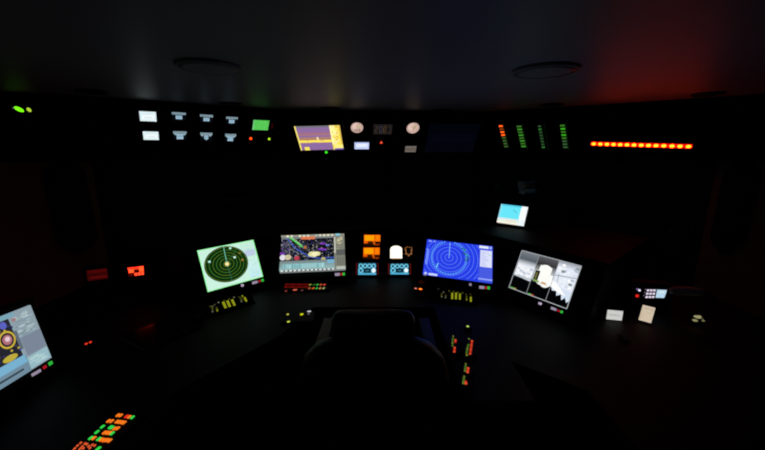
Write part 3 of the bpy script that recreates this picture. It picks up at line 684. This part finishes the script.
for (x0, y0, x1, y1), lb in (((358.2, 262.8, 376.2, 274.8), 'pale cyan lit gauge panel with eight round dials below the orange displays'), ((390.3, 263.3, 408.8, 274.4), 'pale cyan lit gauge panel with eight round dials below the white arched gauge')):
    t, P, wd, ht = unit('gauge_panel', lb, 'gauge panel', CF[1], x0, y0, x1, y1, 'cyan lit gauge panels', .016, .002)
    a = MB().art(wd, ht); CY, DK = lin((86, 176, 206)), lin((10, 26, 34))
    a.rect(0, 0, 1, 1, lin((26, 66, 84)))
    for j, v in enumerate((.26, .64)):
        for k in range(4):
            u = .14 + k * .24
            if j == 1 and k in (1, 2): a.rect(u - .07, v - .15, u + .13, v + .17, DK); a.rect(u - .12 + .24 * (k == 2), v - .16, u - .09 + .24 * (k == 2), v + .16, CY); continue
            a.disc(u, v, .122, .20, lin((112, 206, 236))); 
            if j == 1 and k == 3: a.disc(u, v, .105, .185, lin((244, 252, 255)))
            else: a.disc(u, v, .068, .11, DK); a.line(u, v, u + .03, v - .05, .014, lin((70, 150, 175)))
    a.rect(.40, .62, .60, .70, lin((60, 130, 155))); a.rect(0, .85, 1, 1, lin((80, 176, 214))); a.rect(.0, .45, .03, 1, lin((80, 170, 206))); a.rect(.25, .48, .29, .85, lin((90, 185, 215))); a.rect(.71, .48, .75, .85, lin((90, 185, 215)))
    flatart(a, 'screen', t)
    for sx in (-1, 1):
        q = MB()
        for k in range(6): q.box(sx * (wd / 2 + .011), ht * (.42 - k * .17), .0008, .006, .007, .0022, (.17, .006, .005))
        q.done('lamp_column', 'glow', t)['label'] = 'column of dim red lamps'

# ------------------------------------------------------------------ keypads on the worktop
DK = flat(DZ + .012)
def keypad(name, label, cat, cpx, yaw, wd, ht, group=None, h=.012, z=DZ):
    P = flat(z + h, yaw); P = P.at(P.hit(*cpx))
    t = thing(name, label, cat, P, group); housing(t, wd, ht, h - .001, -.0005, r=.008)
    return t, P
def wedge_keypad(name, label, cat, cpx, yaw, tilt, wd, ht, group=None):
    zc = DZ + ht / 2 * math.cos(rad(tilt)) + .004
    P0 = flat(zc); P = pose(P0.hit(*cpx), yaw, tilt)
    t = thing(name, label, cat, P, group); q = MB()
    top = [P.o + P.X * sx * wd / 2 + P.U * sy * ht / 2 - P.N * .0005 for sx, sy in ((-1, -1), (1, -1), (1, 1), (-1, 1))]
    vs = [P.local(p) for p in top] + [P.local(V((p.x, p.y, DZ + .0008))) for p in top]
    q.mesh(vs, [(0, 1, 2, 3), (7, 6, 5, 4), (0, 4, 5, 1), (1, 5, 6, 2), (2, 6, 7, 3), (3, 7, 4, 0)]); q.done('housing', 'bezel', t)
    return t, P
def pkey(t, P, px, py, wd, ht, c, yaw=0, **k):
    x, y = P.lpx(px, py); return key(t, x, y, wd, ht, c, z=.0005, **k)
# red and coloured keypad under the chart monitor
t, P = keypad('keypad', 'red lit keypad with five coloured keys below the sea chart monitor', 'keypad', (306, 287), 2, .28, .085, 'lit keypads on the worktop')
for k in range(11):
    for r_ in range(2):
        pkey(t, P, 285.6 + k * 2.22 + (1 - r_) * .6, 284.6 + r_ * 2.6, .0065, .014, lin((104 + 26 * (k % 3 == 0), 14, 8)), shear=.3)
for px, py, c in ((286, 291.2, (120, 50, 40)), (295, 290, (205, 90, 70)), (302, 290.6, (90, 50, 50))): pkey(t, P, px, py, .022 if px == 295 else .012, .012, lin(c))
for px, c0, c1 in ((309.8, (150, 160, 60), (200, 100, 60)), (313.6, (40, 110, 40), (245, 110, 40)), (317.0, (70, 200, 80), (60, 210, 80)), (320.4, (225, 90, 50), (220, 150, 90)), (324.0, (240, 80, 60), (185, 190, 120))):
    pkey(t, P, px + .4, 284.8, .008, .019, lin([v * .88 for v in c0]), shear=.3, label='coloured key'); pkey(t, P, px - .3, 288.4, .008, .019, lin([v * .88 for v in c1]), shear=.3, label='coloured key')
# yellow keypads
YK = lin((142, 146, 26)); YD = lin((62, 64, 16)); PW = lin((84, 86, 70))
t, P = wedge_keypad('keypad', 'keypad with yellow lit keys in front of the green radar monitor', 'keypad', (229, 303.5), 45, 52, .25, .085, 'lit keypads on the worktop')
for (px, py, w_, h_, c) in ((224.4, 305, .016, .045, YK), (228.6, 303.8, .016, .045, YK), (233.3, 302.6, .015, .045, YK), (245.4, 299.4, .013, .032, YK), (217, 309, .010, .026, YD), (217.2, 310.4, .009, .010, YK), (212, 308, .010, .030, YD), (241, 299.0, .011, .026, YD), (242.4, 296.2, .008, .010, YK), (241.4, 301.4, .010, .010, PW), (212.5, 311.6, .010, .010, PW), (212.6, 306.4, .010, .008, PW), (218.5, 302.5, .012, .008, PW), (224.3, 300.6, .010, .008, YD), (229, 299.3, .012, .008, YD), (234, 297.5, .010, .009, PW), (209.7, 306.3, .006, .006, YD), (214.7, 304.6, .006, .006, PW), (238.6, 297, .006, .006, YD)):
    pkey(t, P, px, py, w_ * .70, h_ * .84, c)
t, P = wedge_keypad('keypad', 'keypad with yellow lit keys in front of the blue radar monitor', 'keypad', (456, 296), -12, 52, .23, .085, 'lit keypads on the worktop')
for (px, py, w_, h_, c) in ((452.2, 296, .015, .044, YK), (456, 296, .015, .046, YK), (459.9, 296.6, .014, .042, YK), (470.8, 299.4, .013, .034, YK), (466.6, 298.2, .012, .034, YD), (466.6, 299.6, .010, .012, YK), (445.7, 296.3, .011, .020, YD), (441.6, 295.2, .010, .026, YD), (441.8, 296.8, .012, .007, PW), (445.6, 297.4, .011, .010, PW), (443.6, 292.3, .012, .008, PW), (449.2, 291, .012, .009, YD), (453.6, 291.6, .014, .008, YD), (458, 292.4, .012, .008, YD), (462.4, 293, .010, .012, YD), (466, 294.4, .008, .008, YD), (470.4, 294.4, .008, .008, YD), (438.4, 289, .012, .010, lin((30, 36, 40)))):
    pkey(t, P, px, py, w_ * .70, h_ * .84, c)
t, P = keypad('indicator_unit', 'tiny box with a pink and an orange lamp between blue radar and gauge panels', 'indicator lamps', (418.5, 289), -3, .055, .035)
x, y = P.lpx(415.7, 288.4); lamp(t, x, y, .007, .009, (.95, .25, .2), label='pink red lamp')
x, y = P.lpx(420.5, 289.0); lamp(t, x, y, .009, .010, (3.0, .40, .03), label='orange lamp')
# switch panel left of the chair
t, P = keypad('switch_panel', 'black switch panel with three yellow lamps and one white lamp left of the chair', 'switch panel', (298.5, 316.5), 6, .15, .10)
for px, py, rx, ry, c, lb in ((287.7, 314.3, .006, .008, lin((190, 190, 70)), 'small yellow lamp'), (288.5, 321.6, .007, .008, lin((190, 200, 70)), 'small yellow lamp'), (301.7, 314.3, .008, .011, lin((205, 205, 20)), 'larger yellow lamp'), (309.2, 311.4, .010, .007, lin((205, 205, 215)), 'white lamp')):
    x, y = P.lpx(px, py); lamp(t, x, y, rx, ry, c, label=lb)
x, y = P.lpx(308.6, 314); lamp(t, x, y, .003, .004, lin((150, 150, 160)))
# keypads on the narrow arm right of the chair
GK, RK = lin((74, 108, 32)), lin((205, 46, 26))
t, P = keypad('push_button', 'single yellow green lit button on the console arm right of the chair', 'button', (467.8, 326.3), 0, .035, .035)
x, y = P.lpx(467.8, 326.3); lamp(t, x, y, .0065, .0065, lin((190, 220, 100)))
for cpx, wd, ht, gs, rs, lb in (((454.2, 345.5), .045, .105, [(453.2, 336.5), (452.9, 339), (452.7, 341.3), (452.5, 343.5), (452.5, 346)], [(455.5, 340.3), (455.3, 342.2), (454.7, 348), (454.5, 350), (454.3, 352)], 'narrow keypad with green and red keys nearest the chair back'),
                                ((468.6, 347.5), .050, .110, [(469, 339), (468.5, 345), (467.8, 347), (467.4, 349), (467, 351), (466.6, 353), (466.8, 355.3)], [(472.0, 341.3), (471.7, 343.4), (471.4, 345.5), (471.1, 347.6), (470.8, 349.7), (470.5, 351.8), (470.1, 354)], 'tall keypad with a long red row of keys beside a green row'),
                                ((466.4, 368.6), .045, .060, [(465.8, 364.2), (465.6, 366.6), (465.3, 368.8), (465.1, 371)], [(468.2, 368.5), (467.9, 370.5), (467.6, 372.4)], 'small keypad with green and red keys, second nearest end of console arm'),
                                ((464.8, 380.8), .045, .055, [(464.2, 376.8), (463.9, 379), (463.5, 381.3), (463.3, 383.4)], [(465.9, 383.8), (465.8, 382)], 'small keypad with green and red keys at near end of console arm')):
    t, P = keypad('alarm_keypad', lb, 'keypad', cpx, 0, wd, ht, 'narrow keypads on the console arm')
    for i, (px, py) in enumerate(gs): pkey(t, P, px, py, .0075 if i else .005, .0058, GK if i % 3 else lin((104, 118, 44)), label='green key')
    for i, (px, py) in enumerate(rs): pkey(t, P, px, py, .008, .0066, RK if i % 2 else lin((225, 76, 44)), label='red key')
# keypad at lower left
t, P = keypad('keypad', 'large keypad with orange, green and red lit keys on the near left worktop', 'keypad', (101, 436), -9.5, .12, .21, 'lit keypads on the worktop')
O_, G_, R_ = (.95, .19, .012), lin((48, 215, 76)), (.8, .025, .012)
ROWS = [[(118, 415.4, O_), (120.8, 415.7, O_), (126.5, 416.6, R_), (129.3, 417.1, O_), (132.5, 417.6, G_)],
        [(108.6, 421.2, O_), (111.8, 421.4, O_), (117.0, 421.9, O_), (119.6, 422.2, O_), (122.2, 422.5, O_), (124.2, 422.9, O_)],
        [(102.5, 427, G_), (110.3, 427.5, G_), (112, 427.8, G_), (114.8, 428.8, O_), (117.8, 428.6, O_)],
        [(97, 432.3, G_), (104.6, 432.8, O_), (107.4, 433, O_), (109.8, 433.2, O_), (112.3, 433.6, G_)],
        [(90.8, 438.2, G_), (94, 438.4, O_), (98.8, 439.2, G_), (101.4, 439.8, O_), (104.2, 440.4, O_), (107, 440.4, O_), (109.8, 440.8, O_)]]
for row in ROWS:
    for px, py, c in row: pkey(t, P, px, py, .0054, .0115, c)
DO = lin((215, 86, 46))
for px, py in ((80.8, 443.2), (77.6, 446), (74.8, 448.8), (82.2, 447), (83.4, 448.8), (80, 449.3), (85, 444), (87, 444.6), (88.8, 446.6), (90, 448.4), (92.4, 445.2), (94.8, 445.8), (72.5, 451.5), (78.5, 452)): pkey(t, P, px, py, .0034, .0055, DO)
pkey(t, P, 98.2, 449, .007, .0125, G_)
# small red lamps far left on the worktop
t, P = keypad('indicator_unit', 'tiny box with two red lamps on left worktop beside the chart menu monitor', 'indicator lamps', (88.5, 343), 20, .05, .04)
x, y = P.lpx(86.2, 343.8); lamp(t, x, y, .0045, .007, (1.1, .05, .02), label='red lamp'); x, y = P.lpx(90.4, 342.2); lamp(t, x, y, .0045, .007, (1.1, .05, .02), label='red lamp')
# red display, and a dim glowing panel standing in for its reflection
def redbox(c, yaw, tilt, label, dim):
    P = pose(c, yaw, tilt); wd, ht = (.072, .048) if not dim else (.085, .055)
    t = thing('red_display_and_reflection', label, 'display', P, 'red display of the left worktop and its reflection'); 
    housing(t, wd + .03, ht + .03, .05, -.0015, r=.006)
    a = MB().art(wd, ht)
    if not dim:
        HR, HO = (1.6, .05, .02), (2.6, .14, .03)
        a.rect(0, 0, 1, 1, (.06, .002, .001)); a.rect(.0, .0, 1, .22, HR); a.rect(.04, .22, .36, .62, HO); a.rect(.70, .02, .98, .62, HO); a.rect(.36, .22, .70, .34, (.6, .04, .01))
        for k in range(3): a.rect(.38 + k * .21, .70, .54 + k * .21, 1, (2.2, .13, .04))
        a.rect(.42, .36, .66, .60, (.03, 0, 0)); a.rect(.0, .05, .06, .2, (1.2, .1, .03))
    else:  # reflection of the bright display, drawn as a faint glow
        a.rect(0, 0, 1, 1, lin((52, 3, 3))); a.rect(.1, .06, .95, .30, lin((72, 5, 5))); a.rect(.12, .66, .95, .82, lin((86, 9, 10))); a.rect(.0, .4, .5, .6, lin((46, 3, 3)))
    flatart(a, 'screen', t)
    q = MB(); f = P.local(V((c[0] - P.N.x * .03, c[1] - P.N.y * .03, DZ + .014))); q.tube([V((0, 0, -.053)), f - V((0, 0, .024))], .008, 10); q.done('stand', 'black', t)
    q = MB(); P2 = V((c[0] - P.N.x * .03, c[1] - P.N.y * .03, DZ)); zl = P.local(P2)
    return t
redbox((-1.333, 1.80, 1.112), 25, 5, 'small bright red lit display on the left worktop', False)
redbox((-1.46, 1.70, 1.129), 25, 5, 'small very dim red glowing panel imitating a reflection, left of the bright red display', True)
# black folder lying on the left worktop
P = flat(DZ + .018, -31); P = P.at(P.hit(164, 328.5))
t = thing('folder', 'flat glossy black folder with grey edges lying on the left worktop', 'folder', P)
wd, ht = .185, .265
q = MB(); q.prism(rrect(wd, ht, .006, 3), -.003, 0); q.done('cover', 'cover', t)
q = MB(); q.prism(rrect(wd - .006, ht - .006, .004, 2), -.014, -.003); q.done('pages', 'edge', t)
q = MB(); q.prism(rrect(wd, ht, .006, 3), -.017, -.014); q.done('back_cover', 'cover', t)

# ------------------------------------------------------------------ right worktop
P = pose((1.112, 1.55, .979), -14.5, -2.3, .5); wd, ht = .066, .050
t = thing('glow_label', 'small greyish white paper label with added glow standing upright on the right worktop', 'paper label', P)
a = MB().art(wd, ht); a.rect(0, 0, 1, 1, lin((203, 204, 200)))  # white paper, its brightness put in as glow
for k in range(26): u, v = rnd.uniform(.02, .85), rnd.uniform(.02, .85); a.rect(u, v, u + rnd.uniform(.04, .13), v + rnd.uniform(.04, .12), lin(rnd.choice([(210, 210, 206), (196, 197, 194), (206, 206, 198)])))
for k in range(6): a.rect(.14 + k * .12, .36, .21 + k * .12, .60, lin((172 + rnd.randint(-6, 10), 172, 168)))
flatart(a, 'glow_paper', t)
q = MB(); q.box(0, 0, -.005, wd + .006, ht + .006, .007, bev=.002); q.box(0, -ht / 2 + .001, -.018, wd * .8, .004, .022); q.done('holder', 'black', t)
P = pose((1.264, 1.548, .987), -45.9, 49.7, .5); wd, ht = .049, .086
t = thing('glow_label', 'cream coloured tall paper label with added glow tilted back below the phone on the right worktop', 'paper label', P)
a = MB().art(wd, ht); a.rect(0, 0, 1, 1, lin((206, 190, 166)))  # cream paper made to glow so it reads bright
for k in range(34): u, v = rnd.uniform(.0, .82), rnd.uniform(.0, .88); a.rect(u, v, u + rnd.uniform(.05, .18), v + rnd.uniform(.03, .1), lin(rnd.choice([(212, 196, 172), (200, 184, 160), (208, 192, 164)])))
for k in range(5): a.rect(.22 + k * .14, .14, .30 + k * .14, .24, lin((176, 160, 138)))
flatart(a, 'glow_paper', t)
q = MB(); q.prism(rrect(wd + .006, ht + .006, .003, 2), -.008, -.001); q.tube([V((0, .025, -.009)), P.local(V((P.o.x - P.N.x * .03, P.o.y - P.N.y * .03, DZ + .006)))], .004, 8); q.done('holder', 'black', t)
P = pose((1.376, 1.66, 1.043), -22.1, 1.3, 1.8)
t = thing('desk_phone', 'black desk phone with lit keypad and pale blue screen on right worktop', 'phone', P)
x0, _ = P.lpx(634, 293); x1, _ = P.lpx(670, 294); bh = P.o.z - DZ
housing(t, x1 - x0 + .02, bh + .045, .07, -.0015, cx=(x0 + x1) / 2, cy=(.045 - bh) / 2 + .005, r=.01)
q = MB(); xl = x0 - .018
q.tube([V((xl, -.075, .012)), V((xl, -.05, .028)), V((xl, 0, .03)), V((xl, .02, .028)), V((xl, .045, .012))], [.012, .016, .010, .010, .016], 10); q.done('handset', 'rubber', t)
c4 = [P.lpx(657.2, 289.6), P.lpx(667, 290.1), P.lpx(664.3, 297.9), P.lpx(655.6, 297.7)]
q = MB(); q.prism([c4[3], c4[2], c4[1], c4[0]], -.001, .0006, lin((184, 214, 236))); q.done('screen', 'glow', t)
q = MB(); cx_, cy_ = P.lpx(661.5, 292); q.prism([(cx_ - .011, cy_ - .006), (cx_ + .013, cy_ - .006), (cx_ + .014, cy_ + .004), (cx_ - .009, cy_ + .004)], .0006, .001, lin((206, 228, 232))); q.done('screen_text', 'glow', t)
for i in range(3):
    for j in range(3):
        x, y = P.lpx(648.0 + i * 3.2 - j * .6, 290.4 + j * 3.3); key(t, x, y, .009, .0095, lin((232, 218, 240)), shear=.25, h=.002)
for j in range(3):
    x, y = P.lpx(645.4 - j * .7, 289.4 + j * 3.1); key(t, x, y, .004, .004, lin((120, 110, 135)), h=.002, label='dim small key')
x, y = P.lpx(637.3, 289.2); key(t, x, y, .008, .008, lin((110, 100, 150)), h=.002, label='dim violet key')
x, y = P.lpx(639.5, 290.3); key(t, x, y, .009, .011, lin((232, 225, 245)), h=.002, label='white key')
x, y = P.lpx(637.2, 295.9); key(t, x, y, .013, .013, (.75, .02, .015), h=.002, label='red lit key')
# gooseneck lamp
P = flat(DZ + .001); P = P.at(P.hit(697, 323.5))
t = thing('gooseneck_lamp', 'gooseneck lamp with grey shade and small pale clip with added glow on right worktop', 'lamp', P)
D = V((-P.o.x, -P.o.y, 0)).normalized(); S = V((-D.y, D.x, 0))    # S points right as seen from the chair
S = V((D.y * -1, D.x, 0)); S = S if S.x > 0 else -S
def lp(s_, z_, d_=0): return V((S.x * s_ + D.x * d_, S.y * s_ + D.y * d_, z_))
q = MB(); q.box(0, 0, .008, .050, .030, .016, bev=.005); q.box(.002, .002, .022, .024, .02, .016, bev=.005); q.done('clip', 'black', t)
q = MB(); q.box(.000, -.001, .034, .030, .020, .008, lin((150, 146, 104)), bev=.003); q.box(-.018, -.006, .019, .016, .014, .006, lin((140, 136, 96)), bev=.002); q.box(.018, -.006, .019, .010, .014, .006, lin((110, 106, 70)), bev=.002); q.done('glowing_clip', 'glow', t)  # pale clip pieces given a glow for brightness, no lamp inside
q = MB(); q.tube([lp(.006, .028), lp(.028, .055), lp(.043, .090), lp(.046, .125), lp(.036, .150), lp(.016, .160), lp(0, .158)], .0045, 10); q.done('gooseneck', 'rubber', t, smooth=True)
q = MB(); q.tube([lp(.004, .158), lp(-.01, .156), lp(-.05, .148), lp(-.10, .136), lp(-.118, .130)], [.010, .018, .022, .020, .014], 14); q.done('lamp_shade', 'shade', t, smooth=True)
# pen
P = flat(DZ + .0055); p0, p1 = P.hit(617, 334), P.hit(629.5, 341.5); X = (p1 - p0).normalized()
Pp = Plane((p0 + p1) / 2, X, V((0, 0, 1)).cross(X), (0, 0, 1)); L2 = (p1 - p0).length / 2
t = thing('pen', 'dark pen with a grey cap lying on the right worktop', 'pen', Pp)
q = MB(); q.tube([V((-L2, 0, 0)), V((-L2 + .012, 0, 0)), V((L2 - .03, 0, 0))], [.0012, .005, .005], 10); q.done('barrel', 'rubber', t)
q = MB(); q.tube([V((L2 - .03, 0, 0)), V((L2, 0, 0))], .0054, 10); q.box(L2 - .018, 0, .006, .03, .003, .002); q.done('cap', 'edge', t)

# ------------------------------------------------------------------ helm chair
CX, CY = -.03, 1.07
t = thing('helm_chair', 'black helm chair seen from behind, standing before the console', 'chair', V((CX, CY, 0)))
def srow(z, hw, th, y, n=32, e=3.2):
    r = []
    for i in range(n):
        a_ = 2 * math.pi * i / n; c, s_ = math.cos(a_), math.sin(a_)
        r.append(V((math.copysign(abs(c) ** (2 / e), c) * hw, y + math.copysign(abs(s_) ** (2 / e), s_) * th, z)))
    return r
q = MB(); q.rings([srow(z, w_, th, y) for z, w_, th, y in ((.52, .20, .03, .05), (.56, .235, .05, .05), (.70, .255, .055, .03), (.90, .262, .058, .01), (1.00, .258, .056, 0), (1.07, .235, .052, -.005), (1.115, .195, .048, -.01), (1.14, .14, .035, -.01))]); q.done('backrest', 'leather', t, smooth=True)
q = MB(); q.rings([srow(z, w_, th, y) for z, w_, th, y in ((1.09, .12, .035, -.012), (1.11, .134, .042, -.014), (1.17, .138, .045, -.018), (1.215, .136, .042, -.022), (1.236, .125, .030, -.024), (1.242, .10, .016, -.024))]); q.done('headrest', 'leather', t, smooth=True)
q = MB(); q.rings([srow(z, w_, th, .30, e=4) for z, w_, th in ((.46, .22, .23), (.48, .245, .255), (.54, .25, .26), (.575, .235, .245), (.585, .19, .20))]); q.done('seat', 'leather', t, smooth=True)
for sx in (-1, 1):
    q = MB(); x = sx * .235
    q.rings([[V((x + dx * .9, y, z)) for dx, z in ((-.028, .905), (.028, .905), (.032, .92), (.026, .94), (-.026, .94), (-.032, .92))] for y in (.06, .08, .50, .53)]); q.done('armrest', 'leather', t)
    q = MB(); q.box(x, .22, .72, .03, .05, .38, bev=.006); q.box(x - sx * .02, .22, .53, .06, .05, .03, bev=.004); q.done('arm_post', 'steel', t)
q = MB(); q.lathe([(.055, .05), (.055, .30), (.07, .31), (.07, .47)], 24, (0, .28, 0)); q.done('pedestal', 'steel', t)
q = MB(); q.lathe([(.26, 0), (.26, .02), (.20, .04), (.06, .055)], 32, (0, .28, 0)); q.done('base_plate', 'steel', t)
q = MB(); q.tube([(-.16, .56, .22), (.16, .56, .22)], .014, 10); q.tube([(-.14, .56, .22), (-.05, .30, .28)], .010, 8); q.tube([(.14, .56, .22), (.05, .30, .28)], .010, 8); q.done('footrest', 'steel', t)

# ------------------------------------------------------------------ unseen dim red night fill lights, added at the sides of the bridge
def night_fill(name, loc, to, power, col, size):
    d = bpy.data.lights.new(name, 'AREA'); d.energy = power; d.color = col; d.size = size
    o = bpy.data.objects.new(name, d); COL.objects.link(o); o.location = loc
    o.rotation_euler = (V(to) - V(loc)).to_track_quat('-Z', 'Y').to_euler()
night_fill('night_fill_port', (-2.25, .8, .5), (-2.4, 1.9, 1.0), .12, (1, .05, .035), .12)
night_fill('night_fill_starboard', (2.25, .8, .5), (2.4, 1.8, 1.0), .05, (1, .22, .12), .12)
